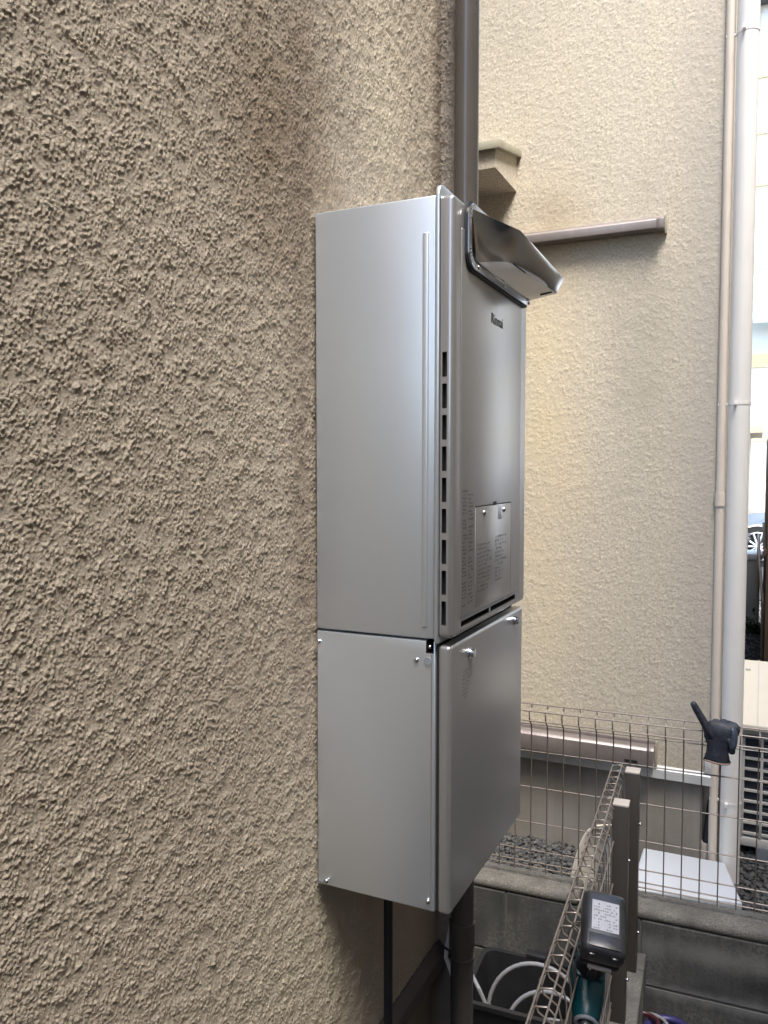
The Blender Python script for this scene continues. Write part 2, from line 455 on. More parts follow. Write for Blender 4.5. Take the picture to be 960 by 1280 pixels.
# ------------------------------------------------------------------ house B (cream wall behind)
YB, XB = 2.3, 0.44
hb = thing('cream_house', 'cream textured house standing square behind the heater beyond the mesh fence', 'house')
stb = 0.0026
Hb = stucco_field((1360, 410), stb, 21, ((0.0040, 0.0088, 0.9), (0.0062, 0.03, 0.6)), 0.008, 0.06)
def wall_b():
    xs = np.linspace(-0.55, XB, 300); zs = np.linspace(-0.955, 2.50, 1000)
    U, Vv = np.meshgrid(xs, zs, indexing='ij')
    h = sample(Hb, stb, Vv + 0.955, U + 0.62)
    V = np.stack([U, YB - 0.0045 - (h - 0.7) * 0.0010, Vv], -1).reshape(-1, 3)
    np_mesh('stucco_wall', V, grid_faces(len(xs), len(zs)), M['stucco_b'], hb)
wall_b()
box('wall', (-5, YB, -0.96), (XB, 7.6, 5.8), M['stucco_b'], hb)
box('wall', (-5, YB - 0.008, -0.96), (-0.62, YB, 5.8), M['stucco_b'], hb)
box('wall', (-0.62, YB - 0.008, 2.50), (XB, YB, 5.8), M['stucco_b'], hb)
box('foundation', (-5, YB + 0.012, -1.5), (XB - 0.03, 7.57, -0.962), M['found'], hb)
prism('flashing', [(YB + 0.01, -0.945), (YB - 0.008, -0.945), (YB - 0.022, -0.957), (YB - 0.022, -0.992), (YB - 0.019, -0.992), (YB - 0.016, -0.962), (YB + 0.01, -0.960)], 0, -5, XB + 0.004, M['flash_b'], hb)
box('end_flashing', (XB - 0.022, YB - 0.020, -0.944), (XB + 0.006, YB + 0.03, -0.895), M['flash_b'], hb, 0.001)
# lean-to box with sloping metal cap, high on the wall
prism('bay_box', [(2.0, 1.388), (YB - 0.004, 1.388), (YB - 0.004, 1.525), (2.0, 1.464)], 0, -1.3, -0.356, M['stucco_b'], hb)
prism('bay_cap', [(1.978, 1.452), (YB - 0.006, 1.524), (YB - 0.006, 1.552), (1.978, 1.486)], 0, -1.32, -0.335, M['coping'], hb, 0.002)
box('roof', (-5.3, YB - 0.35, 5.8), (XB + 0.35, 7.9, 5.95), M['roof'], hb)

# horizontal duct covers on wall B
def duct_cover(label, x1, z0, z1, dep, notch=None):
    t = thing('duct_cover', label, 'duct cover', (x1, YB, z0))
    y = YB - 0.006
    prof = [(y, z0), (y - dep, z0 + 0.004), (y - dep, z1 - 0.010), (y - dep + 0.012, z1), (y, z1)]
    o = prism('cover', prof, 0, -1.6, x1, M['duct'], t, 0.002); o.location = (-x1, -YB, -z0)
    o = prism('end_cap', [(p[0] - (0.002 if p[0] < y else 0), p[1] + (0.002 if p[1] > z0 + 0.02 else -0.002)) for p in prof], 0, x1 - 0.024, x1 + 0.003, M['duct'], t, 0.0015); o.location = (-x1, -YB, -z0)
    o = box('bracket', (x1 + 0.003, y - 0.02, z0 - 0.012), (x1 + 0.010, y, z1 + 0.012), M['coping'], t, 0.001); o.location = (-x1, -YB, -z0)
    o = box('base_rail', (-1.6, y - 0.012, z1), (x1 + 0.002, y, z1 + 0.012), M['duct'], t, 0.001); o.location = (-x1, -YB, -z0)
    if notch:
        o = box('clip_slot', (notch[0], y - dep - 0.0015, z0 + 0.012), (notch[1], y - dep + 0.004, z0 + 0.024), M['dark'], t); o.location = (-x1, -YB, -z0)
    return t
duct_cover('bronze duct cover crossing the cream wall beside the exhaust hood', 0.232, 1.150, 1.196, 0.055)
duct_cover('bronze duct cover low on the cream wall behind the mesh fence', 0.232, -0.938, -0.86, 0.070, (0.125, 0.175))

# pipes at the corner of B
wp = thing('white_downpipe', 'thick white downpipe standing at the cream wall corner behind the glove', 'pipe', (0.512, 2.285, -1.355))
tube('pipe', [(0, 0, 0), (0, 0, 7.0)], 0.038, M['white_pvc'], wp, 32)
for z in (0.315, 1.835, 3.185, 4.6):
    bm = bmesh.new(); add_tube(bm, [(0, 0, z - 0.005), (0, 0, z + 0.005)], 0.0395, 32)
    add_box(bm, (-0.075, -0.004, z - 0.004), (-0.036, 0.004, z + 0.004)); add_box(bm, (-0.018, -0.056, z - 0.006), (-0.008, -0.036, z + 0.006))
    link('clamp', finish(bm, 'clamp', True), M['white_pvc'], wp)
cp = thing('cream_pipe', 'thin cream pipe between the stucco edge and white downpipe', 'pipe', (0.452, 2.292, -1.355))
tube('pipe', [(0, 0, 0), (0, 0, 7.0)], 0.0165, M['cream_pvc'], cp, 20)
tube('coupling', [(0, 0, 1.45), (0, 0, 1.50)], 0.0205, M['cream_pvc'], cp, 20)
bp = thing('black_hose', 'black insulated hose behind the foundation corner beside white downpipe', 'hose', (0.425, 2.33, -1.355))
tube('hose', [(0.0, 0, 0.05), (0.004, -0.004, 0.15), (0.012, -0.002, 0.24), (0.022, 0.0, 0.31), (0.018, 0.02, 0.36)], 0.014, M['black_pipe'], bp, 12)
tube('sleeve', [(0.0, 0, 0.0), (0, 0, 0.12)], 0.018, M['cream_pvc'], bp, 14)

# ------------------------------------------------------------------ brown downpipe near heater
bd = thing('brown_downpipe', 'dark brown downpipe rising in the corner behind the heater', 'pipe', (0.065, 0.4725, -1.45))
tube('pipe', [(0, 0, 0), (0, 0, 6.0)], 0.0232, M['brown_pipe'], bd, 32)
tube('collar', [(0, 0, 0.73), (0, 0, 0.78)], 0.0258, M['brown_pipe'], bd, 32)
bm = bmesh.new(); add_tube(bm, [(0, 0, 0.706), (0, 0, 0.709)], 0.0262, 32)
link('collar_rim', finish(bm, 'collar_rim', True), M['brown_pipe'], bd)
# white wire tied with a black cable tie
wr = thing('white_wire', 'short white wire tied beside the brown downpipe below the heater', 'wire', (0.034, 0.488, -0.75))
tube('wire', [(0.006, 0.0, 0.10), (0.002, 0.0, 0.055), (-0.006, -0.003, 0.012), (-0.008, -0.005, -0.012), (0.004, -0.008, -0.035), (0.01, -0.01, -0.05)], 0.0045, M['white_pvc'], wr, 8)
tube('cable_tie', [(-0.028, 0.0, 0.012), (-0.024, -0.008, 0.018), (-0.010, -0.010, 0.011), (0.006, -0.012, 0.006)], 0.0022, M['black_pipe'], wr, 6)
# black conduit under the heater
bc = thing('black_conduit', 'slim black conduit dropping from under the heater along the wall', 'pipe', (0.034, 0.185, -0.36))
tube('conduit', [(0, 0, 0.03), (0, 0, -0.3), (0.0015, 0, -1.1)], 0.0078, M['black_pipe'], bc, 14)

# ------------------------------------------------------------------ water heater
heater = thing('water_heater', 'silver wall-mounted gas water heater with exhaust hood and louvred front', 'water heater', (0, 0, -0.38))
OFF = Vector((0, 0, 0.38))
def hp(o):
    o.location = OFF; return o
W = 0.3587
bm = bmesh.new(); add_box(bm, (0.004, 0, 0.0035), (0.1895, W, 0.600), 0.0028, 3)
hp(link('casing', finish(bm, 'casing', True), [M['silver'], M['dark']], heater))
# pressed rib on the side
bm = bmesh.new(); add_box(bm, (0.1705, -0.0022, 0.020), (0.1795, 0.002, 0.552), 0.0020, 3)
hp(link('side_rib', finish(bm, 'side_rib', True), M['silver'], heater))
# rear flange of the front cover
fl_pts = [(-0.0055, 0.0), (W + 0.006, 0.0), (W + 0.006, 0.600)] + [(W - 0.008 + 0.014 * math.cos(R(a)), 0.600 + 0.014 * math.sin(R(a))) for a in (30, 60, 90)] + [(0.0105 + 0.016 * math.cos(R(a)), 0.598 + 0.016 * math.sin(R(a))) for a in (90, 112, 135, 157, 180)]
hp(prism('flange', fl_pts, 0, 0.1905, 0.1962, M['silver'], heater, 0.0014))
box('shadow_strip', (0.1962, -0.0028, 0.010), (0.1972, W - 0.004, 0.594), M['rubber'], heater).location = OFF  # dark strip standing in for the shadow line between flange and cover
# front cover with real louvre slots
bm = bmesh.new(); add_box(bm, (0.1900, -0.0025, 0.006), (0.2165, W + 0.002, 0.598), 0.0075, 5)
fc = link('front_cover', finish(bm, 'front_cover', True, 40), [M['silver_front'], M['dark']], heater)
cut = []
for i in range(9):
    z = 0.0245 + i * 0.0418
    cut.append(((0.2000, -0.02, z), (0.2066, 0.007, z + 0.033), 0.0012))
cut += [((0.205, 0.030, 0.0175), (0.24, 0.157, 0.0255), 0.0005), ((0.205, 0.164, 0.0175), (0.24, 0.300, 0.0255), 0.0005)]
carve(fc, cut); hp(fc)
# raised pressing on the front
bm = bmesh.new()
add_box(bm, (0.213, 0.024, 0.030), (0.2180, 0.322, 0.560), 0.0022, 3)
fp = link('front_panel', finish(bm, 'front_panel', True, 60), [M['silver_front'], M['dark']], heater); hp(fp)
XF = 0.2180
# inspection plate
bm = bmesh.new(); add_box(bm, (XF - 0.002, 0.084, 0.036), (XF + 0.0008, 0.264, 0.181), 0.0007, 2)
hp(link('inspection_plate', finish(bm, 'inspection_plate', True), M['silver_front'], heater))
bm = bmesh.new()
add_box(bm, (XF - 0.002, 0.0825, 0.1815), (XF + 0.0004, 0.265, 0.1830)); add_box(bm, (XF - 0.002, 0.2645, 0.036), (XF + 0.0004, 0.2657, 0.1815))
add_box(bm, (XF - 0.002, 0.170, 0.1810), (XF + 0.0010, 0.184, 0.1865))
hp(link('plate_gap', finish(bm, 'plate_gap'), M['dark'], heater))
bm = bmesh.new(); add_box(bm, (XF, 0.196, 0.158), (XF + 0.0022, 0.212, 0.181), 0.001, 2)
hp(link('plate_hook', finish(bm, 'plate_hook', True), M['silver'], heater))
def dome(name, c, axis, r, h, m, parent, n=16):
    bm = bmesh.new()
    bmesh.ops.create_uvsphere(bm, u_segments=n, v_segments=8, radius=1)
    A = Vector(axis)
    q = A.to_track_quat('Z', 'Y').to_matrix().to_4x4()
    bmesh.ops.transform(bm, matrix=Matrix.Translation(c) @ q @ Matrix.Diagonal((r, r, h, 1)), verts=bm.verts)
    return hp(link(name, finish(bm, name, True, 60), m, parent))
for c in ((XF + 0.0015, 0.122, 0.172), (XF + 0.0015, 0.222, 0.172)): dome('screw', c, (1, 0, 0), 0.0042, 0.003, M['screw'], heater)
# tiny printed lettering
def print_block(name, x, y0, y1, z0, z1, lh, cw, m, seed, dens=0.8, ragged=0.3):
    r = random.Random(seed); bm = bmesh.new()
    z = z1
    while z - lh > z0:
        ye = y1 - r.random() * (y1 - y0) * ragged
        y = y0
        if r.random() < 0.93:
            while y + cw < ye:
                if r.random() < dens:
                    for k in range(r.choice((2, 3))):
                        a = y + r.random() * cw * 0.3; w = cw * r.uniform(0.3, 0.6); b = z - lh * r.uniform(0.1, 0.75); t = lh * 0.26
                        if r.random() < 0.5: q = ((x, a, b), (x, a + w, b), (x, a + w, b - t), (x, a, b - t))
                        else:
                            hgt = lh * r.uniform(0.25, 0.6); b = z - lh * 0.1 - r.random() * lh * 0.2
                            q = ((x, a, b), (x, a + cw * 0.32, b), (x, a + cw * 0.32, b - hgt), (x, a, b - hgt))
                        bm.faces.new([bm.verts.new(p) for p in q])
                y += cw
        z -= lh * 1.22
    return hp(link(name, finish(bm, name), m, heater))
print_block('printed_text', XF + 0.0003, 0.030, 0.052, 0.044, 0.208, 0.0042, 0.0042, M['print'], 1, 0.85, 0.25)
print_block('printed_text', XF + 0.0003, 0.055, 0.079, 0.044, 0.208, 0.0046, 0.0044, M['print'], 2, 0.85, 0.35)
print_block('printed_text', XF + 0.0011, 0.092, 0.170, 0.050, 0.128, 0.0050, 0.0046, M['print_grey'], 3, 0.8, 0.5)
print_block('printed_text', XF + 0.0011, 0.178, 0.246, 0.058, 0.134, 0.0050, 0.0046, M['print_grey'], 4, 0.8, 0.5)
for y0, y1, z0, z1 in ((0.031, 0.050, 0.168, 0.186),):
    pass
# maker's name
cu = bpy.data.curves.new('logo', 'FONT'); cu.body = 'Rinnai'; cu.size = 0.0225; cu.extrude = 0.0001; cu.offset = 0.0001; cu.space_character = 1.08
to = bpy.data.objects.new('t', cu); C.objects.link(to)
dg = bpy.context.evaluated_depsgraph_get(); dg.update()
lm = bpy.data.meshes.new_from_object(to.evaluated_get(dg)); bpy.data.objects.remove(to, do_unlink=True)
lm.materials.clear()
lm.transform(Matrix(((0, 0, 1, XF + 0.0003), (1.0, 0, 0, 0.153), (0, 1, 0, 0.4545), (0, 0, 0, 1))))
hp(link('logo_lettering', lm, M['print'], heater))
# lower pipe cover
bm = bmesh.new(); add_box(bm, (0.004, 0.0006, -0.380), (0.1905, W, 0.0005), 0.0022, 2)
lc = link('pipe_cover', finish(bm, 'pipe_cover', True), [M['silver'], M['dark']], heater)
carve(lc, [((0.1765, -0.02, -0.0165), (0.188, 0.03, 0.01), 0.0)]); hp(lc)
bm = bmesh.new(); add_box(bm, (0.1915, 0.003, -0.378), (0.1945, W - 0.002, -0.004))
hp(link('gap_strip', finish(bm, 'gap_strip'), M['dark'], heater))
bm = bmesh.new(); add_box(bm, (0.1945, -0.001, -0.3805), (0.2135, W + 0.0015, -0.004), 0.0060, 5)
hp(link('lower_front_cover', finish(bm, 'lower_front_cover', True, 40), M['silver_front'], heater))
bm = bmesh.new(); add_box(bm, (0.184, 0.001, -0.3795), (0.1856, 0.0002, -0.018))
hp(link('fold_line', finish(bm, 'fold_line'), M['silver_front'], heater))
for i, (x, z) in enumerate(((0.0075, -0.0155), (0.1625, -0.0275), (0.0185, -0.3735), (0.1805, -0.3665), (0.1815, 0.0))):
    if i == 4: continue
    dome('screw', (x, -0.0004, z), (0, -1, 0), 0.0037, 0.0026, M['screw'], heater)
dome('screw', (0.181, 0.004, -0.008), (0, -1, 0), 0.003, 0.003, M['screw'], heater)
bm = bmesh.new(); add_tube(bm, [(0.1798, 0.002, -0.0275), (0.1798, -0.0012, -0.0275)], 0.0058, 20)
hp(link('round_plug', finish(bm, 'round_plug', True), M['plug'], heater))
for y, z in ((0.073, -0.027), (0.304, -0.020)):
    bm = bmesh.new()
    add_tube(bm, [(0.213, y, z), (0.2165, y, z)], 0.0075, 20)
    add_tube(bm, [(0.2165, y, z), (0.2225, y, z)], 0.0062, 12)
    hp(link('thumb_screw', finish(bm, 'thumb_screw', True), M['screw'], heater))
print_block('printed_text', 0.2137, 0.048, 0.088, -0.097, -0.048, 0.0045, 0.0042, M['print_grey'], 6, 0.8, 0.4)
bm = bmesh.new(); add_box(bm, (0.004, -0.0003, -0.379), (0.014, 0.001, -0.375))
hp(link('tiny_label', finish(bm, 'tiny_label'), M['print_grey'], heater))

# exhaust hood
hood = bmesh.new()
A0, A1, A2, A3, A4 = (0.223, 0.046, 0.590), (0.223, 0.048, 0.545), (0.223, 0.068, 0.524), (0.223, 0.335, 0.520), (0.223, 0.335, 0.594)
T1, T2, R1, R2 = (0.262, 0.150, 0.583), (0.283, 0.345, 0.553), (0.252, 0.150, 0.540), (0.272, 0.338, 0.529)
def lerp(a, b, t): return Vector(a) * (1 - t) + Vector(b) * t
def patch(bm, a, b, c, d, nu=8, nv=8, bulge=0.0, nrm=(0, 0, 0)):
    g = []
    for i in range(nu + 1):
        row = []
        for j in range(nv + 1):
            u, v = i / nu, j / nv
            p = lerp(lerp(a, b, u), lerp(d, c, u), v) + Vector(nrm) * bulge * 16 * u * (1 - u) * v * (1 - v)
            row.append(bm.verts.new(p))
        g.append(row)
    for i in range(nu):
        for j in range(nv): bm.faces.new((g[i][j], g[i + 1][j], g[i + 1][j + 1], g[i][j + 1]))
patch(hood, A0, A2, R1, T1, bulge=-0.018, nrm=(0.6, -0.8, 0))
patch(hood, A2, A3, R2, R1, bulge=0.002, nrm=(0, 0, 1))
patch(hood, R1, R2, T2, T1, bulge=0.006, nrm=(1, 0, 0))
patch(hood, A0, T1, T2, A4, bulge=0.002, nrm=(0, 0, 1))
bmesh.ops.remove_doubles(hood, verts=hood.verts, dist=0.0008)
me = finish(hood, 'exhaust_hood', True, 75)
ho = hp(link('exhaust_hood', me, M['steel'], heater))
md = ho.modifiers.new('s', 'SOLIDIFY'); md.thickness = 0.0014; md.offset = 0
md = ho.modifiers.new('v', 'BEVEL'); md.width = 0.003; md.segments = 3; md.limit_method = 'ANGLE'; md.angle_limit = R(40)
# flange frame of the hood
def frame(o_pts, i_pts, x0, x1):
    bm = bmesh.new(); n = len(o_pts)
    ring = []
    for x in (x0, x1):
        ring.append([bm.verts.new((x, p[0], p[1])) for p in o_pts]); ring.append([bm.verts.new((x, p[0], p[1])) for p in i_pts])
    for k in range(n):
        l = (k + 1) % n
        for a, b in ((0, 1), (2, 3), (0, 2), (1, 3)):
            bm.faces.new((ring[a][k], ring[a][l], ring[b][l], ring[b][k]))
    return bm
def rounded(y0, y1, z0, z1, r, n=6):
    P = []
    for cy, cz, a0 in ((y1 - r, z1 - r, 0), (y0 + r, z1 - r, 90), (y0 + r, z0 + r, 180), (y1 - r, z0 + r, 270)):
        for k in range(n + 1):
            a = R(a0 + 90 * k / n); P.append((cy + r * math.cos(a), cz + r * math.sin(a)))
    return P
bm = frame(rounded(0.036, 0.350, 0.511, 0.600, 0.022), rounded(0.046, 0.340, 0.521, 0.592, 0.016), XF - 0.001, XF + 0.0065)
bmesh.ops.bevel(bm, geom=list(bm.edges), offset=0.0008, segments=1, affect='EDGES')
hp(link('hood_flange', finish(bm, 'hood_flange', True, 40), M['steel'], heater))
bm = frame(rounded(0.033, 0.354, 0.508, 0.603, 0.024), rounded(0.040, 0.346, 0.515, 0.596, 0.018), 0.2165, XF + 0.0025)
hp(link('hood_gasket', finish(bm, 'hood_gasket', True, 40), M['rubber'], heater))
for y, z in ((0.075, 0.5175), (0.20, 0.5165), (0.342, 0.5175)): dome('screw', (XF + 0.0065, y, z), (1, 0, 0), 0.0035, 0.002, M['screw'], heater)
def on_bottom(u, v): return lerp(lerp(A2, A3, u), lerp(R1, R2, u), v)
for (u, v, u2, v2) in ((0.06, 0.93, 0.30, 0.93), (0.93, 0.55, 0.93, 0.95)):
    bm = bmesh.new(); a = on_bottom(u, v); b = on_bottom(u2, v2)
    add_tube(bm, [a + Vector((0, 0, -0.0008)), b + Vector((0, 0, -0.0008))], 0.0010, 6)
    hp(link('hood_slot', finish(bm, 'hood_slot'), M['dark'], heater))

# ------------------------------------------------------------------ house on the right of the passage, outside the picture
hc = thing('side_house', 'house wall closing the passage on the right outside the picture', 'house')
box('wall', (2.1, -9.0, -1.5), (6.0, 5.6, 4.3), M['tan_wall'], hc)
box('roof', (1.9, -9.3, 4.3), (6.2, 5.9, 4.45), M['roof'], hc)
bw = thing('unseen_blocker', 'unseen dark wall added behind the camera to dim the lower heater reflection', 'wall')  # added out of view to darken low reflections and shade the low area
box('wall', (-0.002, -2.8, -1.5), (2.1, -2.6, 0.35), M['brown_wood'], bw)
box('cap', (-0.002, -2.82, 0.35), (2.1, -2.58, 0.40), M['brown_wood'], bw)

# ------------------------------------------------------------------ block walls
def block_wall(label, frame_fn, L0, L1, thick0, thick1, ztop, courses, m_list, coping, seed, phase=0.0, bl=0.39):
    """runs along the frame's x (L) for wall 2 or y for wall 1"""
    t = thing('block_wall', label, 'wall')
    r = random.Random(seed)
    z = ztop
    for c in range(courses):
        hgt = 0.19
        z0 = z - hgt
        off = phase
        n0 = math.floor((L0 - off) / 0.4); n1 = math.ceil((L1 - off) / 0.4)
        for k in range(n0, n1):
            a = max(L0, off + k * 0.4 + 0.002); b = min(L1, off + (k + 1) * 0.4 - 0.002)
            if b - a < 0.03: continue
            d = r.uniform(-0.0015, 0.0015)
            bm = bmesh.new()
            cop = coping and c == 0
            vs = add_box(bm, (a, thick0 + d, z0), (b, thick1, z), 0.014 if cop else 0.0025, 3 if cop else 1)
            if frame_fn == 'x': f = lambda p: F(p.x, p.y, p.z)
            else: f = lambda p: F(p.y, p.x, p.z)
            for v in bm.verts: v.co = f(v.co.copy())
            o = link('block', finish(bm, 'block', True, 30), m_list[r.randrange(len(m_list))], t)
        z = z0 - 0.006
    # mortar core
    bm = bmesh.new(); add_box(bm, (L0 + 0.004, thick0 + 0.0025, ztop - 0.2 * courses), (L1 - 0.004, thick1 - 0.004, ztop - 0.006))
    for v in bm.verts: v.co = (F(v.co.x, v.co.y, v.co.z) if frame_fn == 'x' else F(v.co.y, v.co.x, v.co.z))
    link('mortar', finish(bm, 'mortar'), M['mortar'], t)
    return t
w2 = block_wall('stained grey block wall under the mesh fence facing the cream house', 'x', -1.6, 2.4, 1.340, 1.460, -1.075, 3, [M['block'], M['block'], M['block2']], False, 3, phase=-0.029)
# coping course
r_ = random.Random(9)
k = -1.6
while k < 2.4:
    e = min(2.4, k + 0.594)
    bm = bmesh.new(); add_box(bm, (k + 0.002, 1.3385, -1.0755 + 0.001), (e - 0.002, 1.4615, -1.045), 0.0125, 3)
    for v in bm.verts: v.co = F(v.co.x, v.co.y, v.co.z)
    link('coping_block', finish(bm, 'coping_block', True, 30), M['cope'], w2)
    k += 0.6
w1 = block_wall('low rough block wall carrying the two bronze posts', 'y', -2.2, 1.336, 0.285, 0.387, -1.17, 2, [M['cope'], M['block2']], False, 5, phase=1.25 - 1.2, bl=0.39)

# ------------------------------------------------------------------ mesh fences
WR = 0.0021
def wire_mesh(name, pts, r=WR, n=6):
    bm = bmesh.new(); add_tube(bm, pts, r, n)
    return finish(bm, name, True, 60)
def curl(zt, zb, s, yc):
    """side outline of an upright wire; s = direction of the curl"""
    return [(yc, zb), (yc + s * 0.0, zb + 0.02), (yc, zt - 0.085), (yc + s * 0.006, zt - 0.06), (yc + s * 0.030, zt - 0.045), (yc + s * 0.038, zt - 0.022), (yc + s * 0.026, zt - 0.004), (yc + s * 0.006, zt), (yc - s * 0.004, zt - 0.010)]
# fence 2, along F-x, curl toward the camera (-y)
f2 = thing('mesh_fence', 'bronze welded mesh fence on the block wall in front of the cream house', 'fence')
zt, zb, yc = -0.492, -1.022, 1.40
cv = curl(zt, zb, -1, yc)
vm = wire_mesh('wire', [F(0, p[0], p[1]) for p in cv])
vm.materials.append(M['wire'])
for i in range(-16, 26):
    o = bpy.data.objects.new('wire', vm); C.objects.link(o); o.parent = f2
    o.location = XP * (0.0 + 0.4765 + 0.0492 * (i - 6))
X0, X1 = 0.4765 - 0.0492 * 22.4, 0.4765 + 0.0492 * 19.4
for (y, z) in ((yc + 0.003, zb + 0.012), (yc + 0.003, zb + 0.028), (yc + 0.003, -0.956), (yc + 0.003, -0.868), (yc + 0.003, -0.755), (yc + 0.003, -0.641), (yc - 0.006, zt - 0.060), (yc - 0.034, zt - 0.042), (yc - 0.034, zt - 0.012), (yc - 0.006, zt + 0.003)):
    link('wire', wire_mesh('wire', [F(X0, y, z), F(X1, y, z)]), M['wire'], f2)
for x in (-0.62,):
    bm = bmesh.new(); add_box(bm, (x, 1.41, -1.06), (x + 0.038, 1.448, -0.50), 0.002)
    for v in bm.verts: v.co = F(v.co.x, v.co.y, v.co.z)
    link('fence_post', finish(bm, 'fence_post', True), M['post'], f2)
# fence 1, along F-y, curl toward house A (-x)
f1 = thing('mesh_fence', 'bronze welded mesh fence running away from the camera to the posts', 'fence')
zt1, zb1, xc = -0.598, -1.150, 0.322
cv = curl(zt1, zb1, -1, xc)
vm = wire_mesh('wire', [F(p[0], 0, p[1]) for p in cv], 0.0018)
vm.materials.append(M['wire'])
for i in range(-4, 26):
    o = bpy.data.objects.new('wire', vm); C.objects.link(o); o.parent = f1
    o.location = YP * (1.268 - 0.0478 * (25 - i))
for (x, z) in ((xc + 0.003, zb1 + 0.012), (xc + 0.003, zb1 + 0.03), (xc + 0.003, -1.05), (xc + 0.003, -0.93), (xc + 0.003, -0.81), (xc + 0.003, -0.70), (xc - 0.006, zt1 - 0.060), (xc - 0.036, zt1 - 0.038), (xc - 0.030, zt1 - 0.004), (xc - 0.004, zt1 + 0.003)):
    link('wire', wire_mesh('wire', [F(x, -0.13, z), F(x, 1.272, z)], 0.0018), M['wire'], f1)
# two bronze posts standing on wall 1
def fpost(label, x, y, zt):
    c = F(x, y, -1.17)
    t = thing('fence_post', label, 'post', c, TH, 'bronze posts at the end of the mesh fence')
    box('post', (-0.0185, -0.02, 0), (0.0185, 0.02, zt + 1.17 - 0.006), M['post'], t, 0.0015)
    box('cap', (-0.0195, -0.021, zt + 1.17 - 0.006), (0.0195, 0.021, zt + 1.17), M['post_cap'], t, 0.0015)
    for z in (0.42, 0.11): 
        bm = bmesh.new(); bmesh.ops.create_uvsphere(bm, u_segments=10, v_segments=6, radius=0.0045)
        bmesh.ops.translate(bm, vec=(0.021, -0.005, z), verts=bm.verts)
        link('bolt', finish(bm, 'bolt', True), M['screw'], t)
fpost('nearer bronze post running out of the bottom of the photo', 0.341, 1.022, -0.603)
fpost('farther bronze post with its foot showing on the low wall', 0.349, 1.250, -0.600)

# ------------------------------------------------------------------ white board, cream shell
bm = bmesh.new()
c = [(-0.02, 1.70), (0.565, 1.985), (0.500, 2.26), (0.02, 2.23)]
top = [(-0.02, 1.74, -1.265), (0.03, 1.72, -1.265)]
def slab(bm, pts, z0, z1, bev):
    A = [bm.verts.new((p[0], p[1], z0 + (p[2] if len(p) > 2 else 0))) for p in pts]; B = [bm.verts.new((p[0], p[1], z1 + (p[2] if len(p) > 2 else 0))) for p in pts]
    bm.faces.new(A); bm.faces.new(B); n = len(pts)
    for i in range(n): bm.faces.new((A[i], A[(i + 1) % n], B[(i + 1) % n], B[i]))
    if bev:
        bmesh.ops.recalc_face_normals(bm, faces=bm.faces)
        bmesh.ops.bevel(bm, geom=list(bm.edges), offset=bev, segments=3, profile=0.5, affect='EDGES')
slab(bm, [(0.20, 1.905), (0.566, 1.965), (0.500, 2.25), (0.20, 2.245)], -1.300, -1.268, 0.008)
for xx in (0.24, 0.42): box('batten', (xx, 1.93, -1.358), (xx + 0.05, 2.22, -1.2995), M['mortar']).name = 'batten'
wb = link('white_board', finish(bm, 'white_board', True), M['white_board'])
for o in [o for o in C.objects if o.name.startswith('batten')]: o.parent = wb
tag(wb, 'flat white board lying on the gravel behind the mesh fence', 'board')
cs = thing('cream_cover', 'upright cream plastic cover leaning beside the end of the mesh fence', 'cover')
prof = []
shell = bmesh.new()
P = [(-0.012, 1.80, -1.355), (-0.002, 1.80, -1.22), (0.022, 1.80, -1.12), (0.046, 1.80, -1.045), (0.088, 1.80, -1.005)]
prv = None
for i, p in enumerate(P):
    w = 0.045
    a = shell.verts.new(p); b = shell.verts.new((p[0] + w * 0.9, p[1] + 0.03, p[2] - (0.0 if i < 4 else 0.01)))
    c2 = shell.verts.new((p[0] + w * 1.7, p[1] + 0.10, p[2] - 0.02))
    if prv:
        shell.faces.new((prv[0], a, b, prv[1])); shell.faces.new((prv[1], b, c2, prv[2]))
    prv = (a, b, c2)
so = link('shell', finish(shell, 'shell', True, 60), M['cream_plastic'], cs)
md = so.modifiers.new('s', 'SOLIDIFY'); md.thickness = 0.012
md = so.modifiers.new('u', 'SUBSURF'); md.levels = 1; md.render_levels = 2
bag = bmesh.new()
add_tube(bag, [(0.15, 1.90, -1.355), (0.155, 1.90, -1.22), (0.15, 1.90, -1.12), (0.145, 1.90, -1.05)], 0.03, 12, radii=[0.055, 0.05, 0.04, 0.018])
for v in bag.verts: v.co += Vector((random.uniform(-.006, .006), random.uniform(-.006, .006), random.uniform(-.006, .006)))
wbg = link('white_bag', finish(bag, 'white_bag', True, 60), M['white_board'])
tag(wbg, 'crumpled white bag standing behind the end of the mesh fence', 'bag')

# ------------------------------------------------------------------ glove on the fence
gl = thing('work_glove', 'dark navy work glove hung upside down on the mesh fence', 'glove', F(0.545, 1.365, -0.50), TH)
def skin_obj(name, chains, m, parent, sub=2):
    """chains: list of lists of ((x,y,z), (rx, ry)); the first point of later chains may be an index into the verts"""
    me = bpy.data.meshes.new(name); vs = []; es = []; rad = []
    for ch in chains:
        prev = None
        for it in ch:
            if isinstance(it, int): prev = it; continue
            vs.append(it[0]); rad.append(it[1]); i = len(vs) - 1
            if prev is not None: es.append((prev, i))
            prev = i
    me.from_pydata(vs, es, [])
    o = bpy.data.objects.new(name, me); C.objects.link(o)
    md = o.modifiers.new('k', 'SKIN')
    for i, rr in enumerate(rad): me.skin_vertices[0].data[i].radius = rr
    me.skin_vertices[0].data[0].use_root = True
    md.use_smooth_shade = True
    s = o.modifiers.new('u', 'SUBSURF'); s.levels = sub; s.render_levels = sub
    dg = bpy.context.evaluated_depsgraph_get(); dg.update()
    new = bpy.data.meshes.new_from_object(o.evaluated_get(dg)); bpy.data.objects.remove(o, do_unlink=True)
    for p in new.polygons: p.use_smooth = True
    new.materials.clear()
    new.materials.append(m)
    o = bpy.data.objects.new(name, new); C.objects.link(o); o.parent = parent
    return o
bm = bmesh.new()
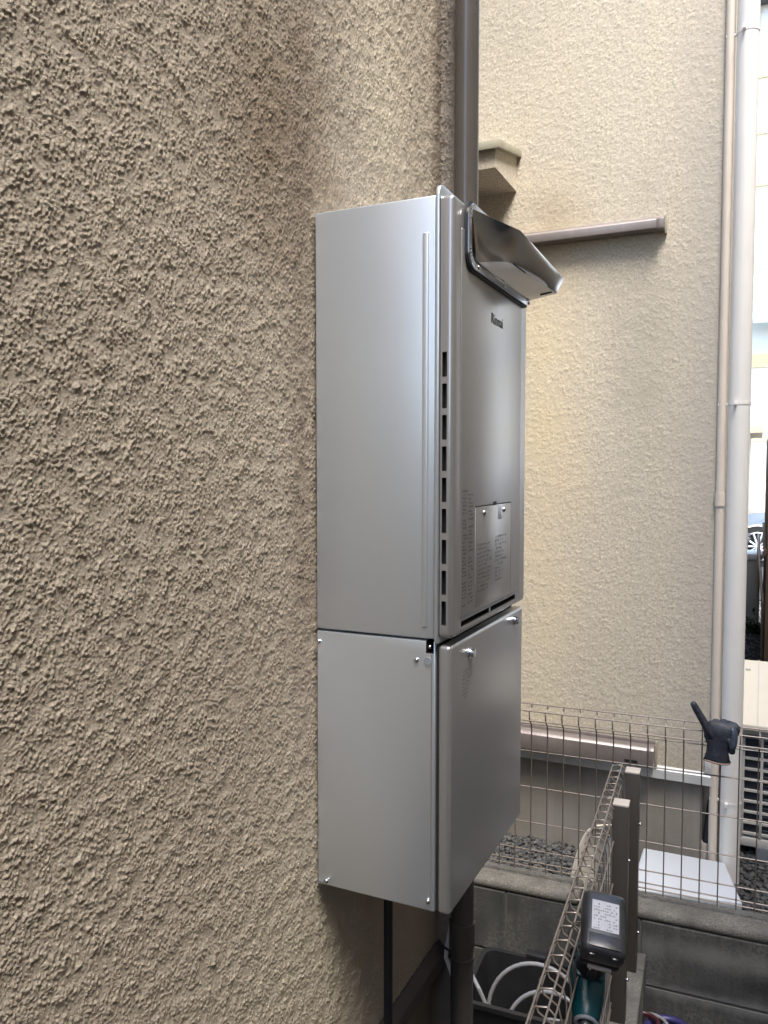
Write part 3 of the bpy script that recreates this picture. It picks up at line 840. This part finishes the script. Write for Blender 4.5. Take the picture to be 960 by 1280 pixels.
prv = None
for (cx, cy, cz, rx, ry) in ((0.020, 0, -0.084, 0.033, 0.022), (0.020, 0, -0.080, 0.034, 0.023), (0.021, 0, -0.062, 0.029, 0.019), (0.024, 0, -0.040, 0.033, 0.018), (0.028, 0, -0.018, 0.041, 0.018), (0.031, 0, 0.004, 0.046, 0.018), (0.032, 0.003, 0.018, 0.044, 0.017), (0.033, 0.006, 0.026, 0.036, 0.012), (0.033, 0.008, 0.029, 0.02, 0.006)):
    rg = []
    for k in range(28):
        a = 2 * math.pi * k / 28
        w = 1 + 0.05 * math.sin(5 * a + cz * 120) + 0.035 * math.sin(3 * a - cz * 200)
        rg.append(bm.verts.new((cx + rx * w * math.cos(a), cy + ry * w * math.sin(a), cz + 0.002 * math.sin(2 * a))))
    if prv:
        for k in range(28): bm.faces.new((prv[k], prv[(k + 1) % 28], rg[(k + 1) % 28], rg[k]))
    else: first = rg
    prv = rg
bm.faces.new(prv)
me = finish(bm, 'glove_body', True, 70)
go = link('glove_body', me, M['glove'], gl)
md = go.modifiers.new('s', 'SOLIDIFY'); md.thickness = 0.0015
skin_obj('index_finger', [[((0.010, -0.002, -0.022), (0.017, 0.014)), ((-0.010, -0.004, 0.012), (0.0150, 0.012)), ((-0.029, -0.006, 0.046), (0.0125, 0.011)), ((-0.036, -0.007, 0.058), (0.013, 0.011)), ((-0.048, -0.008, 0.080), (0.0105, 0.009))]], M['glove'], gl)
skin_obj('folded_finger', [[((0.016, -0.004, 0.010), (0.011, 0.010)), ((0.016, 0.014, 0.026), (0.011, 0.009)), ((0.017, 0.036, 0.012), (0.010, 0.009)), ((0.018, 0.042, -0.02), (0.009, 0.008))]], M['glove'], gl)
skin_obj('folded_finger', [[((0.034, -0.004, 0.012), (0.012, 0.010)), ((0.036, 0.014, 0.027), (0.012, 0.010)), ((0.038, 0.036, 0.012), (0.011, 0.010)), ((0.040, 0.042, -0.02), (0.010, 0.009))]], M['glove'], gl)
skin_obj('folded_finger', [[((0.052, -0.004, 0.010), (0.013, 0.010)), ((0.062, -0.008, 0.012), (0.013, 0.010)), ((0.063, -0.014, -0.018), (0.011, 0.010)), ((0.058, -0.016, -0.044), (0.009, 0.009))]], M['glove_grey'], gl)
skin_obj('thumb', [[((0.046, -0.006, -0.010), (0.014, 0.011)), ((0.058, -0.010, -0.034), (0.012, 0.010)), ((0.058, -0.012, -0.058), (0.010, 0.009))]], M['glove'], gl)
bm = bmesh.new()
add_tube(bm, [(0.020 + 0.034 * math.cos(a), 0.023 * math.sin(a), -0.084 + 0.002 * math.sin(2 * a)) for a in [2 * math.pi * k / 24 for k in range(25)]], 0.0028, 6, caps=False)
link('cuff_trim', finish(bm, 'cuff_trim', True), M['trim'], gl)

# ------------------------------------------------------------------ impact driver on fence 1
dr = bpy.data.objects.new('impact_driver', None); C.objects.link(dr)
tag(dr, 'teal and black cordless impact driver hanging upside down on the mesh fence', 'power tool')
dr.location = (0.362, 0.372, -0.545)
dr.rotation_euler = Euler((R(27), R(8), R(13)), 'XYZ')
bm = bmesh.new(); add_box(bm, (-0.0375, -0.056, -0.045), (0.0375, 0.060, 0.0), 0.013, 4)
link('battery', finish(bm, 'battery', True, 60), M['battery'], dr)
bm = bmesh.new(); add_box(bm, (-0.033, -0.048, -0.066), (0.033, 0.050, -0.046), 0.006, 2)
link('battery_mount', finish(bm, 'battery_mount', True, 60), M['rubber'], dr)
bm = bmesh.new(); add_box(bm, (-0.023, -0.020, -0.0008), (0.023, 0.036, 0.0006))
bm2 = bmesh.new(); add_box(bm2, (-0.026, -0.050, -0.0012), (0.026, -0.026, 0.0012), 0.001, 2)
for xx in (-0.024, 0.014): add_box(bm2, (xx, -0.0585, -0.030), (xx + 0.010, -0.052, -0.012), 0.002, 2)
link('battery_rib', finish(bm2, 'battery_rib', True), M['battery'], dr)
st_ = link('rating_sticker', finish(bm, 'rating_sticker'), M['sticker'], dr)
bm = bmesh.new(); rr = random.Random(4)
for i in range(9):
    for j in range(11):
        if rr.random() < 0.55:
            x = -0.020 + j * 0.0037; y = -0.018 + i * 0.0057
            add_box(bm, (x, y, 0.0004), (x + 0.0026, y + 0.0016 + rr.random() * 0.002, 0.0009))
link('sticker_print', finish(bm, 'sticker_print'), M['print_grey'], dr)
bm = bmesh.new(); add_box(bm, (-0.020, -0.053, -0.063), (0.020, -0.047, -0.057), 0.001)
link('release_button', finish(bm, 'release_button', True), M['post_cap'], dr)
bm = bmesh.new()
add_tube(bm, [(0, 0.01, -0.06), (0, 0.012, -0.085), (0, 0.014, -0.115), (0, 0.016, -0.15), (0, 0.018, -0.172)], 0.02, 16, radii=[0.026, 0.021, 0.019, 0.021, 0.026])
link('handle', finish(bm, 'handle', True, 60), M['rubber'], dr)
bm = bmesh.new(); add_box(bm, (-0.008, -0.016, -0.160), (0.008, 0.0, -0.128), 0.004, 2)
link('trigger', finish(bm, 'trigger', True), M['battery'], dr)
bm = bmesh.new()
add_tube(bm, [(0, 0.075, -0.205), (0, 0.068, -0.205), (0, 0.045, -0.205), (0, 0.0, -0.205), (0, -0.025, -0.205)], 0.03, 20, radii=[0.018, 0.029, 0.033, 0.033, 0.030])
link('motor_housing', finish(bm, 'motor_housing', True, 40), M['teal'], dr)
for yy in (0.035, 0.046, 0.057):
    tube('cooling_rib', [(0, yy, -0.205), (0, yy + 0.004, -0.205)], 0.0345, M['rubber'], dr, 20)
bm = bmesh.new()
add_box(bm, (-0.026, -0.004, -0.190), (0.026, 0.036, -0.170), 0.006, 2)
link('housing_neck', finish(bm, 'housing_neck', True), M['teal'], dr)
bm = bmesh.new()
add_tube(bm, [(0, -0.025, -0.205), (0, -0.032, -0.205), (0, -0.055, -0.205), (0, -0.064, -0.205)], 0.03, 20, radii=[0.031, 0.029, 0.025, 0.020])
link('hammer_case', finish(bm, 'hammer_case', True, 40), M['teal'], dr)
bm = bmesh.new()
add_tube(bm, [(0.018 * math.cos(a), -0.066, -0.205 + 0.018 * math.sin(a)) for a in [2 * math.pi * k / 24 for k in range(25)]], 0.0035, 8, caps=False)
link('led_ring', finish(bm, 'led_ring', True), M['plug'], dr)
tube('chuck', [(0, -0.064, -0.205), (0, -0.088, -0.205)], 0.011, M['screw'], dr, 16)
bm = bmesh.new(); add_tube(bm, [(-0.034, 0.02, -0.05), (-0.046, 0.02, -0.058), (-0.050, 0.02, -0.09), (-0.046, 0.02, -0.118)], 0.0022, 8)
link('belt_hook', finish(bm, 'belt_hook', True), M['screw'], dr)

# ------------------------------------------------------------------ black tub with hoses
tb = thing('black_tub', 'black plastic tub on the ground below the heater holding grey hoses', 'tub', (0.02, 1.115, -1.45), R(3))
bm = bmesh.new()
def ring(bm, hx, hy, z, r=0.03):
    P = rounded(-hx, hx, -hy, hy, r, 4)
    return [bm.verts.new((p[0], p[1], z)) for p in P]
rs = [ring(bm, 0.115, 0.10, 0.0), ring(bm, 0.138, 0.125, 0.235), ring(bm, 0.148, 0.135, 0.237), ring(bm, 0.148, 0.135, 0.250), ring(bm, 0.134, 0.121, 0.250), ring(bm, 0.112, 0.097, 0.006)]
for a, b in zip(rs, rs[1:]):
    for k in range(len(a)): bm.faces.new((a[k], a[(k + 1) % len(a)], b[(k + 1) % len(a)], b[k]))
bm.faces.new(rs[0]); bm.faces.new(rs[-1])
link('tub_body', finish(bm, 'tub_body', True, 40), M['tub'], tb)
bm = bmesh.new(); add_box(bm, (-0.02, 0.120, 0.245), (0.04, 0.150, 0.262), 0.004)
link('tub_handle', finish(bm, 'tub_handle', True), M['tub'], tb)
hs = thing('grey_hose', 'coiled pale grey hose spilling over the black tub', 'hose', (0.02, 1.115, -1.45))
def arc(cx, cy, cz, r, a0, a1, tilt, n=24, sx=1.0):
    return [(cx + r * sx * math.cos(R(a0 + (a1 - a0) * k / n)), cy + tilt * math.sin(R(a0 + (a1 - a0) * k / n)), cz + r * math.sin(R(a0 + (a1 - a0) * k / n))) for k in range(n + 1)]
tube('hose', arc(0.05, -0.02, 0.165, 0.145, 190, -15, 0.03, sx=1.0), 0.006, M['hose'], hs, 10)
tube('hose', arc(0.09, -0.05, 0.135, 0.125, 175, -10, 0.03), 0.006, M['hose'], hs, 10)
tube('hose', arc(0.12, -0.09, 0.10, 0.12, 170, -10, 0.02), 0.006, M['hose'], hs, 10)
tube('hose', [(-0.16, 0.02, 0.29), (-0.14, -0.04, 0.265), (-0.105, -0.075, 0.25), (-0.07, -0.06, 0.16)], 0.006, M['hose'], hs, 10)
link('hose_clip', wire_mesh('hose_clip', [(0.12, 0.02, 0.300), (0.16, 0.03, 0.32)], 0.006, 8), M['screw'], hs)

# violet hose coil on the lower ground at the right
vc = thing('violet_hose', 'violet and dark red coiled hoses on the ground below the block wall', 'hose', F(0.445, 1.22, -1.305))
tube('hose_coil', [(0.058 * math.cos(a) + 0.01, 0.058 * math.sin(a), -0.018 * a / 6.283) for a in [2 * math.pi * k / 20 for k in range(176)]], 0.010, M['violet'], vc, 10)
tube('hose_coil', [(0.035 * math.cos(a) - 0.05, 0.035 * math.sin(a) - 0.01, 0.01 + 0.004 * a / 6) for a in [2 * math.pi * k / 24 for k in range(50)]], 0.006, M['red'], vc, 10)
tube('hose_coil', [(0.045 * math.cos(a) - 0.035, 0.045 * math.sin(a), 0.004) for a in [2 * math.pi * k / 24 for k in range(26)]], 0.005, M['hose'], vc, 10)

# ------------------------------------------------------------------ AC outdoor unit
ac = thing('outdoor_unit', 'ivory air-conditioner outdoor unit with slatted grille right of the white downpipe', 'air conditioner', (0.530, 2.52, -1.355))
box('casing', (0.0, 0.02, 0.05), (0.78, 0.29, 0.545), M['ac'], ac, 0.006)
box('coil', (0.028, 0.012, 0.095), (0.752, 0.03, 0.50), M['fin'], ac)
for k in range(10):
    z = 0.098 + k * 0.0445
    box('grille_slat', (0.022, 0.0, z), (0.758, 0.012, z + 0.0085), M['ac'], ac)
for k in range(40):
    pass
for x in (0.016, 0.085, 0.20, 0.315, 0.43, 0.545, 0.66, 0.752):
    box('grille_bar', (x, -0.004, 0.085), (x + 0.011, 0.010, 0.515), M['ac'], ac, 0.002)
for k in range(22):
    z = 0.10 + k * 0.0185
    box('fine_louvre', (0.10, 0.010, z), (0.745, 0.016, z + 0.003), M['plug'], ac)
box('top_rail', (0.0, -0.004, 0.515), (0.78, 0.018, 0.545), M['ac'], ac, 0.003)
box('bottom_rail', (0.0, -0.004, 0.05), (0.78, 0.018, 0.085), M['ac'], ac, 0.003)
box('name_plate', (0.005, -0.007, 0.500), (0.075, -0.004, 0.512), M['sticker'], ac)
for x in (0.08, 0.62): box('foot', (x, -0.01, 0.0), (x + 0.06, 0.30, 0.05), M['plug'], ac)
# sloping cream cover above it
prism('sun_cover', [(-0.04, 0.556), (-0.04, 0.566), (0.34, 0.745), (0.34, 0.735)], 0, -0.03, 0.81, M['ac_cover'], ac, 0.002)
for x in (0.07, 0.13, 0.40, 0.68):
    prism('cover_seam', [(-0.041, 0.5655), (-0.041, 0.5690), (0.34, 0.7480), (0.34, 0.7445)], 0, x, x + 0.004, M['ac'], ac)
box('cover_lip', (-0.03, -0.052, 0.545), (0.81, -0.040, 0.568), M['ac_cover'], ac, 0.002)
for x in (0.02, 0.74): box('cover_leg', (x, 0.27, 0.545), (x + 0.02, 0.30, 0.720), M['ac'], ac)

# ------------------------------------------------------------------ things far down the passage
ws = thing('step_block', 'low pale concrete block standing at the end of the gravel path', 'block', (0.50, 7.6, -1.355))
box('body', (-0.06, 0, 0), (0.11, 0.4, 0.70), M['ac'], ws, 0.01)
box('top_slab', (-0.08, -0.02, 0.70), (0.13, 0.42, 0.76), M['white_wall'], ws, 0.01)
bm = bmesh.new(); rr = random.Random(8)
for i in range(260):
    p = Vector((rr.gauss(0.0, 0.06), rr.gauss(0, 0.03), abs(rr.gauss(0, 0.07)))); s = rr.uniform(0.012, 0.03)
    d1 = Vector((rr.uniform(-1, 1), rr.uniform(-1, 1), rr.uniform(-.3, 1))).normalized() * s; d2 = d1.cross(Vector((rr.uniform(-1, 1), rr.uniform(-1, 1), rr.uniform(-1, 1)))).normalized() * s * 0.5
    bm.faces.new([bm.verts.new(q) for q in (p - d1, p + d2, p + d1, p - d2)])
wd = link('weeds', finish(bm, 'weeds'), M['leaf']); wd.location = (0.56, 7.5, -1.355)
tag(wd, 'small green weeds at the foot of the pale concrete block', 'weeds', kind='stuff')
tap = thing('standpipe', 'small white tap standing on the pale block before the car', 'tap', (0.485, 7.7, -0.55))
tube('riser', [(0, 0, 0), (0, 0, 0.13)], 0.014, M['white_pvc'], tap, 10)
tube('spout', [(0, 0, 0.10), (0.02, -0.04, 0.11), (0.022, -0.06, 0.08)], 0.01, M['white_pvc'], tap, 8)
tube('tap_handle', [(-0.03, 0, 0.14), (0.03, 0, 0.14)], 0.008, M['white_pvc'], tap, 8)

bf = thing('brown_fence', 'dark brown board fence at the right edge beyond the outdoor unit', 'fence', (0.64, 5.0, -1.355))
for k in range(5):
    box('board', (0.0, k * 0.6, 0.0), (0.05, k * 0.6 + 0.585, 1.86 - 0.0 * k), M['brown_wood'], bf, 0.004)
box('rail', (-0.02, -0.02, 1.0), (0.0, 3.0, 1.05), M['brown_wood'], bf, 0.003)
hr = thing('handrail', 'pale metal handrail sloping down beside the brown board fence', 'handrail', (0.60, 6.6, -0.62))
tube('rail', [(-0.01, 0.9, 0.22), (0.00, 0.3, 0.05), (0.03, -0.5, -0.22), (0.035, -0.5, -0.69)], 0.012, M['cream_pvc'], hr, 10)
tube('rail_post', [(-0.01, 0.9, 0.22), (-0.01, 0.9, -0.69)], 0.012, M['cream_pvc'], hr, 10)

def make_car():
    t = thing('parked_car', 'grey-blue parked car seen side on beyond the gravel path', 'car', (0.55, 13.2, -1.336))
    L = 4.2; x0 = -0.75
    side = [(x0 - 0.0, 0.30), (x0 + 0.02, 0.62), (x0 + 0.35, 0.80), (x0 + 1.10, 0.92), (x0 + 1.75, 1.38), (x0 + 2.2, 1.46), (x0 + 3.3, 1.42), (x0 + 3.9, 1.0), (x0 + 4.15, 0.92), (x0 + 4.2, 0.45), (x0 + 4.15, 0.28), (x0 + 3.75, 0.28)]
    def arch(cx): return [(cx + 0.36 * math.cos(R(a)), 0.32 + 0.36 * math.sin(R(a))) for a in range(0, 181, 18)]
    side += arch(x0 + 3.35) + arch(x0 + 0.78)
    bm = bmesh.new()
    for (ya, yb) in ((0, 1.65),):
        A = [bm.verts.new((p[0], ya + max(0, p[1] - 0.9) * 0.35, p[1])) for p in side]; B = [bm.verts.new((p[0], yb - max(0, p[1] - 0.9) * 0.35, p[1])) for p in side]
        bm.faces.new(A); bm.faces.new(B)
        for i in range(len(side)): bm.faces.new((A[i], A[(i + 1) % len(side)], B[(i + 1) % len(side)], B[i]))
    link('body', finish(bm, 'body', True, 30), M['car'], t)
    def pane(pts, name='window'):
        bm = bmesh.new(); V = [bm.verts.new((p[0], max(0, p[1] - 0.9) * 0.35 - 0.006, p[1])) for p in pts]; bm.faces.new(V)
        r = bmesh.ops.extrude_face_region(bm, geom=list(bm.faces)); bmesh.ops.translate(bm, vec=(0, 0.01, 0), verts=[v for v in r['geom'] if isinstance(v, bmesh.types.BMVert)])
        link(name, finish(bm, name), M['glass'], t)
    pane([(x0 + 1.30, 0.95), (x0 + 1.82, 1.33), (x0 + 2.35, 1.39), (x0 + 2.35, 0.95)])
    pane([(x0 + 2.43, 0.95), (x0 + 2.43, 1.39), (x0 + 3.2, 1.36), (x0 + 3.6, 0.98)])
    for cx in (x0 + 0.78, x0 + 3.35):
        w = bmesh.new(); add_tube(w, [(cx, -0.01, 0.32), (cx, 0.2, 0.32)], 0.32, 28)
        wo = link('wheel', finish(w, 'wheel', True), M['tyre'], t)
        r = bmesh.new()
        add_tube(r, [(cx + 0.225 * math.cos(a), -0.02, 0.32 + 0.225 * math.sin(a)) for a in [2 * math.pi * k / 28 for k in range(29)]], 0.014, 6, caps=False)
        for k in range(10):
            a = 2 * math.pi * k / 10
            add_tube(r, [(cx, -0.03, 0.32), (cx + 0.22 * math.cos(a), -0.02, 0.32 + 0.22 * math.sin(a))], 0.017, 6)
        ro = link('rim', finish(r, 'rim', True), M['alloy'], wo)
    bm = bmesh.new(); add_box(bm, (x0 + 1.28, -0.16, 0.93), (x0 + 1.42, -0.01, 1.04), 0.02)
    link('mirror', finish(bm, 'mirror', True), M['car'], t)
    bm = bmesh.new(); add_box(bm, (x0 - 0.005, 0.1, 0.60), (x0 + 0.28, 0.3, 0.72), 0.02)
    link('headlight', finish(bm, 'headlight', True), M['alloy'], t)
make_car()
# narrow tan building between
tn = thing('tan_building', 'tan sided building with small eave standing behind the parked car', 'building', (0.0, 15.6, -1.24))
box('wall', (-3.0, 0, 0), (0.40, 3, 2.35), M['tan_wall'], tn)
box('eave', (-3.1, -0.1, 2.15), (0.62, 3.0, 2.28), M['tan_wall'], tn)
# white house across the street
wh = thing('white_house', 'bright white house with pale yellow bands across the street', 'building', (0, 22.0, -1.24))
box('wall', (-7, 0, 0), (9, 8, 13.2), M['white_wall'], wh)
for z in (2.2, 4.1, 6.6, 8.7, 10.0, 11.4):
    box('siding_band', (-7, -0.06, z), (9, 0.0, z + 0.34), M['yellow_wall'], wh)
for z in (0.8, 3.2, 5.4, 7.7, 9.3, 10.8):
    box('siding_joint', (-7, -0.012, z), (9, 0.0, z + 0.03), M['flash_b'], wh)
for z in (5.0, 9.2):
    for x in (-5.2, -2.4, 3.0, 6.0):
        f = box('window', (x, -0.05, z), (x + 1.5, 0.0, z + 1.1), M['flash_b'], wh)
        box('pane', (x + 0.08, -0.06, z + 0.08), (x + 1.42, -0.052, z + 1.02), M['glass'], f)
prism('awning', [(-0.9, 5.1), (-0.9, 5.2), (0.0, 5.9), (0.0, 5.8)], 0, 0.0, 4.0, M['blue_sheet'], wh)
box('roof', (-7.4, -0.5, 13.2), (9.4, 8.4, 13.5), M['roof'], wh)
box('downpipe', (0.15, -0.14, 8.0), (0.32, -0.02, 13.2), M['yellow_wall'], wh)
